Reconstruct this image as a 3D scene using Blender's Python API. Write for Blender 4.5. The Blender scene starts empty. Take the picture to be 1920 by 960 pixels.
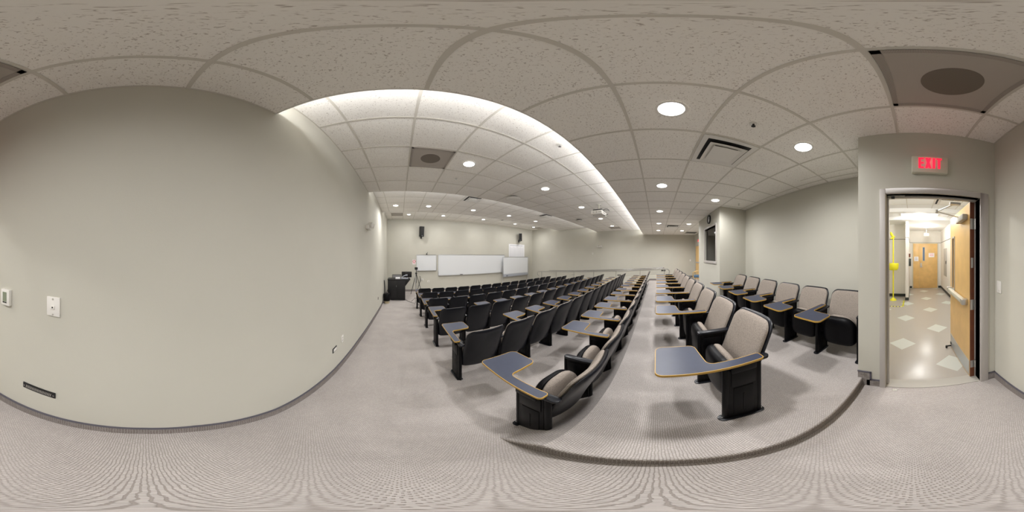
import bpy, bmesh, math, random
from mathutils import Vector, Matrix
random.seed(4)
PI = math.pi
H = 1.478                                   # lens height above the landing; all z below are relative to the lens, +H
S = bpy.context.scene
C = S.collection
# ------------------------------------------------------------------ camera, world, exposure
cd = bpy.data.cameras.new('camera')
cam = bpy.data.objects.new('camera', cd); C.objects.link(cam)
cd.type = 'PANO'
try: cd.cycles.panorama_type = 'EQUIRECTANGULAR'
except Exception: pass
try: cd.panorama_type = 'EQUIRECTANGULAR'
except Exception: pass
cd.clip_start = 0.02
cam.location = (0, 0, H)
cam.rotation_euler = (PI/2, 0, -math.radians((960-751)*0.1875))
S.camera = cam
w = bpy.data.worlds.new('world'); S.world = w; w.use_nodes = True
w.node_tree.nodes['Background'].inputs[0].default_value = (0.8, 0.85, 1, 1)
w.node_tree.nodes['Background'].inputs[1].default_value = 0.05
S.view_settings.view_transform = 'Standard'
S.view_settings.look = 'None'
S.view_settings.gamma = 1
S.view_settings.use_curve_mapping = False
S.view_settings.exposure = 0.1
P_DOWN, P_COVE, P_HALL = 124.0, 13.0, 37.0     # lamp powers in watts
LCOL = (1.0, 0.985, 0.975)
try:
    S.cycles.max_bounces = 10; S.cycles.diffuse_bounces = 7; S.cycles.sample_clamp_indirect = 4
    S.cycles.caustics_reflective = False; S.cycles.caustics_refractive = False
except Exception: pass
# ------------------------------------------------------------------ materials
def mat(name, col, rough=0.6, metal=0.0, emit=None, strength=0, spec=0.5, noise=0, nscale=8, bump=0, bscale=200):
    m = bpy.data.materials.new(name); m.use_nodes = True
    nt = m.node_tree; b = nt.nodes['Principled BSDF']
    b.inputs['Base Color'].default_value = (*col, 1)
    b.inputs['Roughness'].default_value = rough
    b.inputs['Metallic'].default_value = metal
    b.inputs['Specular IOR Level'].default_value = spec
    if emit:
        b.inputs['Emission Color'].default_value = (*emit, 1); b.inputs['Emission Strength'].default_value = strength
    tc = nt.nodes.new('ShaderNodeTexCoord')
    if noise:
        n = nt.nodes.new('ShaderNodeTexNoise'); n.inputs['Scale'].default_value = nscale; n.inputs['Detail'].default_value = 4
        nt.links.new(tc.outputs['Object'], n.inputs['Vector'])
        r = nt.nodes.new('ShaderNodeMapRange'); r.inputs['From Min'].default_value = .3; r.inputs['From Max'].default_value = .7
        r.inputs['To Min'].default_value = 1-noise; r.inputs['To Max'].default_value = 1+noise
        nt.links.new(n.outputs['Fac'], r.inputs['Value'])
        v = nt.nodes.new('ShaderNodeVectorMath'); v.operation = 'SCALE'; v.inputs[0].default_value = col
        nt.links.new(r.outputs[0], v.inputs['Scale']); nt.links.new(v.outputs[0], b.inputs['Base Color'])
    if bump:
        n2 = nt.nodes.new('ShaderNodeTexNoise'); n2.inputs['Scale'].default_value = bscale
        nt.links.new(tc.outputs['Object'], n2.inputs['Vector'])
        bp = nt.nodes.new('ShaderNodeBump'); bp.inputs['Strength'].default_value = bump; bp.inputs['Distance'].default_value = .002
        nt.links.new(n2.outputs['Fac'], bp.inputs['Height']); nt.links.new(bp.outputs[0], b.inputs['Normal'])
    return m
def carpet(name, dark, light, sx=72, sy=92):
    m = bpy.data.materials.new(name); m.use_nodes = True
    nt = m.node_tree; b = nt.nodes['Principled BSDF']; b.inputs['Roughness'].default_value = .95
    b.inputs['Specular IOR Level'].default_value = .1
    tc = nt.nodes.new('ShaderNodeTexCoord')
    br = nt.nodes.new('ShaderNodeTexBrick'); br.inputs['Scale'].default_value = 1
    br.inputs['Brick Width'].default_value = 1/sx; br.inputs['Row Height'].default_value = 1/sy
    br.inputs['Mortar Size'].default_value = .0022; br.inputs['Mortar Smooth'].default_value = .6
    br.inputs['Color1'].default_value = (*light, 1); br.inputs['Color2'].default_value = (*[c*.86 for c in light], 1)
    br.inputs['Mortar'].default_value = (*dark, 1)
    jn = nt.nodes.new('ShaderNodeTexNoise'); jn.inputs['Scale'].default_value = 28; jn.inputs['Detail'].default_value = 3
    nt.links.new(tc.outputs['Object'], jn.inputs['Vector'])
    js = nt.nodes.new('ShaderNodeVectorMath'); js.operation = 'MULTIPLY_ADD'; js.inputs[1].default_value = (.011, .011, 0)
    nt.links.new(jn.outputs['Color'], js.inputs[0]); nt.links.new(tc.outputs['Object'], js.inputs[2]); nt.links.new(js.outputs[0], br.inputs['Vector'])
    n = nt.nodes.new('ShaderNodeTexNoise'); n.inputs['Scale'].default_value = 3; n.inputs['Detail'].default_value = 5
    nt.links.new(tc.outputs['Object'], n.inputs['Vector'])
    r = nt.nodes.new('ShaderNodeMapRange'); r.inputs['To Min'].default_value = .86; r.inputs['To Max'].default_value = 1.12
    nt.links.new(n.outputs['Fac'], r.inputs['Value'])
    v = nt.nodes.new('ShaderNodeVectorMath'); v.operation = 'SCALE'
    nt.links.new(br.outputs['Color'], v.inputs[0]); nt.links.new(r.outputs[0], v.inputs['Scale'])
    nt.links.new(v.outputs[0], b.inputs['Base Color'])
    bp = nt.nodes.new('ShaderNodeBump'); bp.inputs['Strength'].default_value = .5; bp.inputs['Distance'].default_value = .003
    bp.invert = True
    nt.links.new(br.outputs['Fac'], bp.inputs['Height']); nt.links.new(bp.outputs[0], b.inputs['Normal'])
    return m
def tile_mat():
    m = bpy.data.materials.new('acoustic_tile'); m.use_nodes = True
    nt = m.node_tree; b = nt.nodes['Principled BSDF']; b.inputs['Roughness'].default_value = .9; b.inputs['Specular IOR Level'].default_value = .15
    tc = nt.nodes.new('ShaderNodeTexCoord')
    n = nt.nodes.new('ShaderNodeTexNoise'); n.inputs['Scale'].default_value = 95; n.inputs['Detail'].default_value = 2; n.inputs['Distortion'].default_value = .8
    nt.links.new(tc.outputs['Object'], n.inputs['Vector'])
    cr = nt.nodes.new('ShaderNodeValToRGB')
    cr.color_ramp.elements[0].position = .60; cr.color_ramp.elements[0].color = (.91, .885, .84, 1)
    cr.color_ramp.elements[1].position = .68; cr.color_ramp.elements[1].color = (.54, .49, .45, 1)
    nt.links.new(n.outputs['Fac'], cr.inputs[0]); nt.links.new(cr.outputs[0], b.inputs['Base Color'])
    return m
def hallfloor_mat():
    m = bpy.data.materials.new('vinyl_tile'); m.use_nodes = True
    nt = m.node_tree; b = nt.nodes['Principled BSDF']; b.inputs['Roughness'].default_value = .22
    tc = nt.nodes.new('ShaderNodeTexCoord'); sp = nt.nodes.new('ShaderNodeSeparateXYZ'); nt.links.new(tc.outputs['Object'], sp.inputs[0])
    def M(op, a, b_=None):
        x = nt.nodes.new('ShaderNodeMath'); x.operation = op
        for i, q in enumerate((a, b_)):
            if q is None: continue
            if isinstance(q, (int, float)): x.inputs[i].default_value = q
            else: nt.links.new(q, x.inputs[i])
        return x.outputs[0]
    def dia(ox, oy):
        px = M('PINGPONG', M('ADD', sp.outputs[0], 61.0+ox), .61); py = M('PINGPONG', M('ADD', sp.outputs[1], 61.0+oy), .61)
        return M('LESS_THAN', M('ADD', px, py), .2)
    d = M('MAXIMUM', dia(.47, 1.87), dia(-.15+.0, 2.48))
    mx = nt.nodes.new('ShaderNodeMix'); mx.data_type = 'RGBA'
    mx.inputs['A'].default_value = (.40, .37, .33, 1); mx.inputs['B'].default_value = (.55, .57, .53, 1)
    nt.links.new(d, mx.inputs['Factor'])
    nt.links.new(mx.outputs['Result'], b.inputs['Base Color'])
    return m
def perf_mat(name, col, hole, scale=230):
    m = bpy.data.materials.new(name); m.use_nodes = True
    nt = m.node_tree; b = nt.nodes['Principled BSDF']; b.inputs['Roughness'].default_value = .5
    tc = nt.nodes.new('ShaderNodeTexCoord')
    vo = nt.nodes.new('ShaderNodeTexVoronoi'); vo.inputs['Scale'].default_value = scale; vo.inputs['Randomness'].default_value = 0
    nt.links.new(tc.outputs['Object'], vo.inputs['Vector'])
    cr = nt.nodes.new('ShaderNodeValToRGB'); cr.color_ramp.elements[0].position = .28; cr.color_ramp.elements[0].color = (*hole, 1)
    cr.color_ramp.elements[1].position = .42; cr.color_ramp.elements[1].color = (*col, 1)
    nt.links.new(vo.outputs['Distance'], cr.inputs[0]); nt.links.new(cr.outputs[0], b.inputs['Base Color'])
    return m
M = dict(
    wall=mat('wall_paint', (.535, .52, .455), .75, noise=.02, nscale=1.5, bump=.15, bscale=250),
    hallwall=mat('hall_paint', (.74, .71, .65), .7, noise=.01),
    carpet=carpet('loop_carpet', (.30, .27, .25), (.52, .485, .465)),
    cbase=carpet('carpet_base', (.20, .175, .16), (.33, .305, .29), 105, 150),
    binding=mat('base_binding', (.085, .08, .10), .6),
    tile=tile_mat(), bar=mat('ceiling_bar', (.64, .61, .55), .5),
    white=mat('white_enamel', (.78, .76, .72), .45), lens=mat('lamp_lens', (1, 1, 1), .4, emit=(1, .98, .97), strength=9),
    plastic=mat('black_plastic', (.0025, .0025, .0035), .42, spec=.15), rim=mat('rim_plastic', (.007, .008, .012), .30, spec=.35),
    fabric=mat('seat_fabric', (.26, .225, .195), .95, spec=.1, noise=.22, nscale=130, bump=.6, bscale=500),
    laminate=mat('slate_laminate', (.020, .027, .055), .38, noise=.06, nscale=40),
    oak=mat('oak_edge', (.50, .30, .055), .45), chrome=mat('chrome', (.7, .7, .7), .2, 1.0),
    steel=mat('brushed_steel', (.62, .61, .59), .32, 1.0), rail=mat('rail_steel', (.42, .41, .40), .28, .9),
    frame=mat('door_frame_paint', (.44, .41, .385), .45), maple=mat('maple_veneer', (.68, .44, .17), .38, noise=.08, nscale=5),
    stain=mat('stained_edge', (.13, .035, .012), .4, noise=.2, nscale=12), dark=mat('dark', (.01, .01, .01), .6),
    perf=perf_mat('perforated_panel', (.40, .36, .32), (.16, .14, .12)), perfd=perf_mat('perforated_neck', (.17, .14, .11), (.02, .015, .01)),
    wb=mat('whiteboard_enamel', (.74, .76, .78), .18), alu=mat('aluminium', (.55, .56, .57), .4, .7),
    ledge=mat('grey_ledge', (.36, .38, .42), .5), paper=mat('paper', (.82, .82, .84), .8), ink=mat('ink_grey', (.35, .36, .42), .8),
    red=mat('red', (.7, .04, .06), .5), exitred=mat('exit_letters', (.9, .02, .06), .5, emit=(1, .015, .06), strength=.9),
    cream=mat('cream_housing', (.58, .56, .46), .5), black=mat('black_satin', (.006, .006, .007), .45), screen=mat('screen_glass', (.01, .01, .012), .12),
    yellow=mat('safety_yellow', (.85, .80, .02), .45), ybase=mat('black_base', (.03, .035, .03), .5), beige=mat('beige_plastic', (.50, .43, .28), .5),
    blue=mat('blue_upholstery', (.06, .12, .2), .8), wood=mat('oak_wood', (.5, .33, .12), .5, noise=.15, nscale=10), mesh=mat('grey_mesh', (.33, .33, .34), .8),
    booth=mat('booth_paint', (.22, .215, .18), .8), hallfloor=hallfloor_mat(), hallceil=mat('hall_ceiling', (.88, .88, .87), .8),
    lcd=mat('lcd', (.22, .25, .18), .3), grey=mat('grey_metal', (.42, .40, .36), .5), pvc=mat('white_pole', (.7, .7, .68), .4),
)
g = bpy.data.materials.new('window_glass'); g.use_nodes = True; gb = g.node_tree.nodes['Principled BSDF']
gb.inputs['Transmission Weight'].default_value = 1; gb.inputs['Roughness'].default_value = .02; gb.inputs['IOR'].default_value = 1.2
M['glass'] = g
# ------------------------------------------------------------------ mesh building
class MB:
    def __init__(s): s.v = []; s.f = []; s.m = []; s.p = []
    def add(s, vs, fs, mi=0):
        s.p.append((list(vs), list(fs), mi)); o = len(s.v); s.v += [tuple(p) for p in vs]; s.f += [tuple(i+o for i in f) for f in fs]; s.m += [mi]*len(fs); return s
    def box(s, x0, x1, y0, y1, z0, z1, mi=0):
        return s.add([(x0,y0,z0),(x1,y0,z0),(x1,y1,z0),(x0,y1,z0),(x0,y0,z1),(x1,y0,z1),(x1,y1,z1),(x0,y1,z1)],
                     [(0,3,2,1),(4,5,6,7),(0,1,5,4),(1,2,6,5),(2,3,7,6),(3,0,4,7)], mi)
    def tube(s, pts, r, n=10, mi=0, cap=True):
        pts = [Vector(p) for p in pts]; vs = []; k = len(pts)
        rr = r if isinstance(r, (list, tuple)) else [r]*k
        d = (pts[1]-pts[0]).normalized(); up = Vector((0,0,1)) if abs(d.z) < .9 else Vector((1,0,0))
        a = d.cross(up).normalized()
        for i, p in enumerate(pts):
            if i == 0: d = (pts[1]-p)
            elif i == k-1: d = (p-pts[i-1])
            else: d = (pts[i+1]-pts[i-1])
            d.normalize(); a = (a - d*a.dot(d)).normalized(); b = d.cross(a)
            for j in range(n):
                t = 2*PI*j/n; vs.append(p + (a*math.cos(t)+b*math.sin(t))*rr[i])
        fs = [(i*n+j, i*n+(j+1)%n, (i+1)*n+(j+1)%n, (i+1)*n+j) for i in range(k-1) for j in range(n)]
        if cap: fs += [tuple(range(n-1,-1,-1)), tuple((k-1)*n+j for j in range(n))]
        return s.add(vs, fs, mi)
    def disc(s, c, r, axis='z', t=.01, n=32, mi=0):
        c = Vector(c); d = {'x': Vector((1,0,0)), 'y': Vector((0,1,0)), 'z': Vector((0,0,1))}[axis]*t
        return s.tube([c, c+d], r, n, mi)
    def ring(s, c, r0, r1, t, axis='z', n=32, mi=0):
        c = Vector(c); ax = {'x': 0, 'y': 1, 'z': 2}[axis]; o = [i for i in range(3) if i != ax]; vs = []
        for (r, h) in ((r0, 0), (r1, 0), (r1, t), (r0, t)):
            for j in range(n):
                q = [0,0,0]; q[o[0]] = r*math.cos(2*PI*j/n); q[o[1]] = r*math.sin(2*PI*j/n); q[ax] = h; vs.append(c+Vector(q))
        fs = [(k*n+j, k*n+(j+1)%n, ((k+1)%4)*n+(j+1)%n, ((k+1)%4)*n+j) for k in range(4) for j in range(n)]
        return s.add(vs, fs, mi)
    def prism(s, poly, z0, z1, axes=(0,1,2), mi=0):
        n = len(poly); vs = []
        for z in (z0, z1):
            for p in poly:
                q = [0,0,0]; q[axes[0]] = p[0]; q[axes[1]] = p[1]; q[axes[2]] = z; vs.append(q)
        fs = [tuple(range(n-1,-1,-1)), tuple(range(n,2*n))] + [(i,(i+1)%n,n+(i+1)%n,n+i) for i in range(n)]
        return s.add(vs, fs, mi)
    def slab(s, outline, fn, tf, tb, mi=0, rings=(1, .985, .95, .86, .65, .35)):
        """puffed slab: outline in (u,v); fn(u,v,w)->xyz; tf/tb are half thicknesses to +w / -w"""
        n = len(outline); cu = sum(p[0] for p in outline)/n; cv = sum(p[1] for p in outline)/n
        vs = []; fs = []
        def put(sg):
            base = []
            for k in rings:
                wv = (tf if sg > 0 else tb)*sg*math.sqrt(max(0, 1-k**10))
                st = len(vs); base.append(st)
                for (u, v) in outline: vs.append(fn(cu+(u-cu)*k, cv+(v-cv)*k, wv))
            c = len(vs); vs.append(fn(cu, cv, (tf if sg > 0 else tb)*sg))
            for i in range(len(rings)-1):
                for j in range(n):
                    q = (base[i]+j, base[i]+(j+1)%n, base[i+1]+(j+1)%n, base[i+1]+j); fs.append(q if sg > 0 else q[::-1])
            for j in range(n):
                q = (base[-1]+j, base[-1]+(j+1)%n, c); fs.append(q if sg > 0 else q[::-1])
        put(1); put(-1)
        return s.add(vs, fs, mi)
    def build(s, name, mats, parent=None, loc=(0,0,0), rot=(0,0,0), bevel=0, smooth=True, seg=2):
        me = bpy.data.meshes.new(name); me.from_pydata(s.v, [], s.f)
        for m_ in (mats if isinstance(mats, (list, tuple)) else [mats]): me.materials.append(m_)
        for p, mi in zip(me.polygons, s.m): p.material_index = mi
        bm = bmesh.new(); bm.from_mesh(me)
        bmesh.ops.remove_doubles(bm, verts=bm.verts, dist=1e-6)
        bmesh.ops.recalc_face_normals(bm, faces=bm.faces)
        if bevel:
            es = [e for e in bm.edges if len(e.link_faces) == 2 and e.calc_face_angle(0) > .6]
            bmesh.ops.bevel(bm, geom=es, offset=bevel, segments=seg, affect='EDGES', profile=.5, clamp_overlap=True)
        bm.to_mesh(me); bm.free()
        if smooth:
            me.shade_smooth(); me.set_sharp_from_angle(angle=math.radians(38))
        me.update()
        o = bpy.data.objects.new(name, me); C.objects.link(o); o.location = loc; o.rotation_euler = rot
        if parent: o.parent = parent
        return o
def each(b, name, mats, parent, **k):          # every piece of the collection becomes a part of its own
    return [MB().add(*p).build(name, mats, parent, **k) for p in b.p]
def Z(z): return z + H
def tag(o, label, cat, group=None):
    o['label'] = label; o['category'] = cat
    if group: o['group'] = group
    return o
def thing(name, label, cat, loc=(0,0,0), rz=0, group=None):
    o = bpy.data.objects.new(name, None); C.objects.link(o); o.empty_display_size = .05
    o.location = loc; o.rotation_euler = (0,0,rz); return tag(o, label, cat, group)
def struct(o): o['kind'] = 'structure'; return o
def copy_tree(o, parent=None):
    c = o.copy(); C.objects.link(c)
    if parent: c.parent = parent
    for ch in o.children: copy_tree(ch, c)
    return c
def text_mesh(name, txt, size, m, parent, loc, rot, depth=.002, sx=1):
    cu = bpy.data.curves.new(name, 'FONT'); cu.body = txt; cu.size = size; cu.extrude = depth; cu.align_x = 'CENTER'; cu.align_y = 'CENTER'
    cu.offset = 0
    t = bpy.data.objects.new(name, cu); C.objects.link(t)
    me = bpy.data.meshes.new_from_object(t.evaluated_get(bpy.context.evaluated_depsgraph_get()))
    bpy.data.objects.remove(t); me.materials.clear(); me.materials.append(m)
    o = bpy.data.objects.new(name, me); C.objects.link(o); o.location = loc; o.rotation_euler = rot; o.scale = (sx, 1, 1); o.parent = parent
    return o
def exit_letters(t):
    h = .062; w_ = .021; x = .098; y0, y1 = .0445, .0475; z = .012
    def bar(b, x0, x1, z0, z1): b.box(x-x1, x-x0, y0, y1, z+z0, z+z1)
    b = MB(); bar(b, 0, w_, -h, h); bar(b, w_, .046, h-.019, h); bar(b, w_, .044, -.0095, .0095); bar(b, w_, .046, -h, -h+.019); b.build('letter', M['exitred'], t, smooth=False)
    b = MB()
    for s_ in (1, -1):
        b.prism([(x-.056 if s_ > 0 else x-.108, h), (x-.079 if s_ > 0 else x-.085, h), (x-.110 if s_ > 0 else x-.054, -h), (x-.087 if s_ > 0 else x-.077, -h)], y0, y1+.0004*s_, (0, 2, 1))
    b.v = [(v[0], v[1], v[2]+z) for v in b.v]; b.build('letter', M['exitred'], t, smooth=False)
    b = MB(); bar(b, .119, .119+w_, -h, h); b.build('letter', M['exitred'], t, smooth=False)
    b = MB(); bar(b, .150, .198, h-.019, h); bar(b, .1635, .1635+w_, -h, h-.019); b.build('letter', M['exitred'], t, smooth=False)
# ------------------------------------------------------------------ room dimensions (x right along the rows, y towards the whiteboards)
XL, XR, YF, YD, YB = -.777, 10.06, 9.60, -1.41, -2.38
XC, XP = .488, .45                          # alcove wall corner, platform edge
E0, E1, E2 = .81, 3.86, 6.91                # ceiling step edges
Z0, Z1, Z2, Z3 = 1.325, 1.62, 1.92, 2.20
TOP = 2.35
PROF = [(0, -H), (.25, -1.50), (.8, -1.63), (1.8, -1.73), (3.0, -1.81), (6.4, -2.12)]
def aisle(y):
    if y <= 0: return -H
    for (a, za), (c, zc) in zip(PROF[:-1], PROF[1:]):
        if y <= c: return za+(zc-za)*(y-a)/(c-a)
    return -2.12
def seatfloor(y):
    if y <= .38: return -1.36
    if y <= .62: return -1.36 + (y-.38)/.24*(aisle(.62)+1.36)
    return aisle(y)
# floors
def strip_floor(name, x0, x1, ys, fn, depth=.25):
    b = MB()
    for a, c in zip(ys[:-1], ys[1:]):
        za, zc = Z(fn(a)), Z(fn(c)); q = -2.6+H
        b.add([(x0,a,za),(x1,a,za),(x1,c,zc),(x0,c,zc)], [(0,1,2,3)])
    y0, y1 = ys[0], ys[-1]
    for x in (x0, x1):
        for a, c in zip(ys[:-1], ys[1:]):
            b.add([(x,a,Z(fn(a))),(x,c,Z(fn(c))),(x,c,-2.6+H),(x,a,-2.6+H)], [(0,1,2,3)])
    b.add([(x0,y0,Z(fn(y0))),(x1,y0,Z(fn(y0))),(x1,y0,-2.6+H),(x0,y0,-2.6+H)], [(0,1,2,3)])
    b.add([(x0,y1,Z(fn(y1))),(x1,y1,Z(fn(y1))),(x1,y1,-2.6+H),(x0,y1,-2.6+H)], [(0,1,2,3)])
    b.add([(x0,y0,-2.6+H),(x1,y0,-2.6+H),(x1,y1,-2.6+H),(x0,y1,-2.6+H)], [(0,1,2,3)])
    return struct(b.build(name, M['carpet'], smooth=False))
ysA = [-1.53, 0, .25, .8, 1.8, 3.0, 6.4, YF+.05]
strip_floor('floor', XL-.02, XP, ysA, aisle)
ysP = [YB-.02, .36, .38, .42, .5, .58, .62, .8, 1.8, 3.0, 6.4, YF+.05]
strip_floor('floor', XP, XR+.02, ysP, seatfloor)
nose = MB()
pts = [(XP+.012, y, Z(seatfloor(y))-.016) for y in (-1.41, 0, .36, .40, .5, .58, .64)]
nose.tube(pts, .0185, 12)
struct(nose.build('trim_1', M['carpet']))
riser_shade = MB()  # darker strip over the riser: shade below the nosing put into its colour
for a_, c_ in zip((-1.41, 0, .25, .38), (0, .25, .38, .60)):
    riser_shade.add([(XP+.0+dx, y, z) for y in (a_, c_) for dx, z in ((-.004, Z(aisle(y))-.01), (-.004, Z(seatfloor(y))-.012), (.02, Z(seatfloor(y))-.012), (.02, Z(aisle(y))-.01))],
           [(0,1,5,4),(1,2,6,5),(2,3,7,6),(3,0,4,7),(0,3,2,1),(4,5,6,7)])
struct(riser_shade.build('trim_9', M['cbase'], smooth=False))
# walls
def wall(name, x0, x1, y0, y1, z0=-2.35, z1=TOP, m='wall'):
    return struct(MB().box(x0, x1, y0, y1, Z(z0), Z(z1)).build(name, M[m], smooth=False))
wall('wall_left', XL-.12, XL, -1.55, YF+.12)
wall('wall_front', XL, XR+.12, YF, YF+.12)
wall('wall_right', XR, XR+.12, YB-.12, YF)
wall('wall_back', XC, XR, YB-.12, YB)
wall('wall_alcove', XC-.025, XC, YB-.12, YD)
# door wall with opening x -.617 .. .234, top .567
OX0, OX1, OT = -.617, .234, .567
b = MB(); b.box(XL, OX0, YD-.12, YD, Z(-2.35), Z(TOP)); b.box(OX1, XC-.025, YD-.12, YD, Z(-2.35), Z(TOP)); b.box(OX0, OX1, YD-.12, YD, Z(OT), Z(TOP))
struct(b.build('wall_door', M['wall'], smooth=False))
# baseboards: carpet strip with dark binding, following the floor
def base(name, axis, c, a0, a1, fn, sgn, hgt=.098, extra=()):
    pts = sorted(set([a0, a1] + [p for p in (0, .25, .38, .62, .8, 1.8, 3.0, 6.4) + tuple(extra) if a0 < p < a1]))
    b = MB()
    for mi, (h0, h1, t) in enumerate(((-.02, hgt, .009), (hgt, hgt+.014, .013))):
        for p, q in zip(pts[:-1], pts[1:]):
            vs = []
            for a in (p, q):
                for (t_, h_) in ((0, h0), (t*sgn, h0), (t*sgn, h1), (0, h1)):
                    vs.append((c+t_, a, Z(fn(a))+h_) if axis == 'y' else (a, c+t_, Z(fn(a))+h_))
            b.add(vs, [(0,1,2,3),(7,6,5,4),(0,4,5,1),(1,5,6,2),(2,6,7,3),(3,7,4,0)], mi)
    return struct(b.build(name, [M['cbase'], M['binding']], smooth=False))
base('baseboard_left', 'y', XL, YD, YF, aisle, 1)
base('baseboard_front', 'x', YF, XL, XR, lambda a: -2.12, -1)
base('baseboard_right', 'y', XR, YB, YF, seatfloor, -1)
base('baseboard_back', 'x', YB, XC+.025, XR, lambda a: -1.36, 1)
base('baseboard_door', 'x', YD, XL, -.70, lambda a: -H, 1)
b = MB()
b.box(.285, .405, YD, YD+.009, Z(-H)-.01, Z(-H)+.098); b.box(.285, .375, YD, YD+.013, Z(-H)+.098, Z(-H)+.112, 1)
b.box(.375, XC, YD, YD+.009, Z(-H)-.01, Z(-1.36)+.094); b.box(.368, XC+.004, YD, YD+.013, Z(-1.36)+.094, Z(-1.36)+.108, 1)
b.box(.362, .376, YD, YD+.013, Z(-H)+.098, Z(-1.36)+.108, 1)
struct(b.build('baseboard_step', [M['cbase'], M['binding']], smooth=False))
# ------------------------------------------------------------------ ceilings: tiles (slightly bowed) + T-bar grid
P = .61; GX = .128; GY = .21
FIT = [(x, 2.335) for x in (1.043, 2.873, 4.703, 6.533, 8.363, .433, 8.973)] + [(x, 5.995) for x in (-.177, 1.043, 2.873, 4.703, 6.533)] + [(x, 8.435) for x in (.433, 2.263, 4.703, 7.143, 8.973, -.177, 9.583)] + [(2.263, 4.775), (5.923, 4.775), (5.923, 7.825), (2.7, 3.1), (2.7, 3.5), (6.4, 3.1), (6.4, 3.5), (1.653, 1.115), (1.043, 2.945), (4.66, 1.72)]
def ceiling(idx, z, x0, x1, y0, y1, gy, sag):
    xs = [x0]; k = math.ceil((x0-GX)/P)
    while GX+k*P < x1-.01:
        xs.append(GX+k*P) if GX+k*P > x0+.01 else None; k += 1
    xs.append(x1)
    ys = [y0]; k = math.ceil((y0-gy)/P)
    while gy+k*P < y1-.01:
        if gy+k*P > y0+.01: ys.append(gy+k*P)
        k += 1
    ys.append(y1)
    b = MB(); n = 8 if sag else 1
    for xa, xb in zip(xs[:-1], xs[1:]):
        for ya, yb in zip(ys[:-1], ys[1:]):
            vs = []; f = (xb-xa)/P*(yb-ya)/P
            sg = sag*f*random.uniform(.6, 1.25)*(0 if any(xa < q[0] < xb and ya < q[1] < yb for q in FIT) else 1)
            for i in range(n+1):
                for j in range(n+1):
                    u, v = i/n, j/n
                    vs.append((xa+(xb-xa)*u, ya+(yb-ya)*v, Z(z)+.004-sg*math.sin(PI*u)**.7*math.sin(PI*v)**.7 if 0 < i < n and 0 < j < n else Z(z)+.004))
            b.add(vs, [(i*(n+1)+j, i*(n+1)+j+1, (i+1)*(n+1)+j+1, (i+1)*(n+1)+j) for i in range(n) for j in range(n)])
    o = struct(b.build('ceiling', M['tile']))
    gr = MB(); h = .0115
    for x in xs: gr.box(max(x-h, x0), min(x+h, x1), y0, y1, Z(z), Z(z)+.003)
    for y in ys: gr.box(x0, x1, max(y-h, y0), min(y+h, y1), Z(z)-.0005, Z(z)+.0025)
    return struct(gr.build('trim_%d' % idx, M['bar'], smooth=False))
ceiling(2, Z0, XL, XR, YB, E0, GY, 0)
ceiling(3, Z1, XL, XR, .30, E1, E0, .011)
ceiling(4, Z2, XL, XR, 3.35, E2, E1, .011)
ceiling(5, Z3, XL, XR, 6.40, YF, E2, .004)
for i, (e, zl, zu) in enumerate(((E0, Z0, Z1), (E1, Z1, Z2), (E2, Z2, Z3))):
    b = MB(); b.box(XL, XR, e-.5, e, Z(zl)+.009, Z(zl)+.02); b.box(XL, XR, e-.012, e, Z(zl)-.001, Z(zl)+.05)
    b.box(XL, XR, e-.56, e-.5, Z(zl)+.012, Z(zu)+.02)
    struct(b.build('trim_%d' % (6+i), M['white'], smooth=False))
    t = thing('cove_light', 'long fluorescent strip hidden on the ledge of the %s ceiling step' % ('rear', 'middle', 'front')[i], 'light', (0, e-.2, Z(zl)+.02))
    MB().box(XL+.05, XR-.05, -.04, .04, 0, .03).build('housing', M['white'], t)
    MB().tube([(XL+.08, .0, .045), (XR-.08, .0, .045)], .012).build('tube', M['lens'], t)
    for seg in range(4):
        L = (XR-XL)/4
        ld = bpy.data.lights.new('cove_lamp', 'AREA'); ld.shape = 'RECTANGLE'; ld.size = L-.05; ld.size_y = .06
        ld.energy = P_COVE*(1, 1, .8)[i]; ld.color = (.97, .98, 1.0)
        lo = bpy.data.objects.new('cove_lamp', ld); C.objects.link(lo); lo.parent = t
        lo.location = (XL+L*(seg+.5), .03, .065); lo.rotation_euler = (math.radians(180-60), 0, 0)
b = MB(); b.box(XL-.12, XR+.12, YB-.12, YF+.12, Z(TOP), Z(TOP)+.05); struct(b.build('ceiling', M['white'], smooth=False))
# ------------------------------------------------------------------ downlights
def downlight(x, y, z, label, p=1.0):
    t = thing('downlight', label, 'light', (x, y, Z(z)), group=None)
    MB().ring((0,0,-.006), .088, .108, .007).build('trim_ring', M['white'], t)
    MB().disc((0,0,-.003), .089, 'z', .004).build('lens', M['lens'], t)
    ld = bpy.data.lights.new('downlight_lamp', 'SPOT'); ld.energy = P_DOWN*p; ld.color = LCOL; ld.spot_size = math.radians(170); ld.spot_blend = .9; ld.shadow_soft_size = .085
    lo = bpy.data.objects.new('downlight_lamp', ld); C.objects.link(lo); lo.parent = t; lo.location = (0,0,-.03)
    return t
cols = {1.043: 'first', 2.873: 'second', 4.703: 'third', 6.533: 'fourth', 8.363: 'fifth'}
for x in cols: downlight(x, -.095, Z0, '%s round light from the left wall, above the rear cross aisle' % cols[x])
for x, n in ((1.043, 'nearest the exit door'), (3.483, 'in front of the projection booth'), (6.533, 'just beyond the projection booth'), (8.363, 'nearest the far rear door')):
    downlight(x, -1.315, Z0, 'round recessed light over the rear row of seats, %s' % n, .75)
for x in cols: downlight(x, 2.335, Z1, '%s round light from the left wall, first raised ceiling bay' % cols[x])
for x, n in ((-.177, 'first'), (1.043, 'second'), (2.873, 'third'), (4.703, 'fourth'), (6.533, 'fifth')):
    downlight(x, 5.995, Z2, '%s round light from the left wall, middle ceiling bay' % n)
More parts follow.
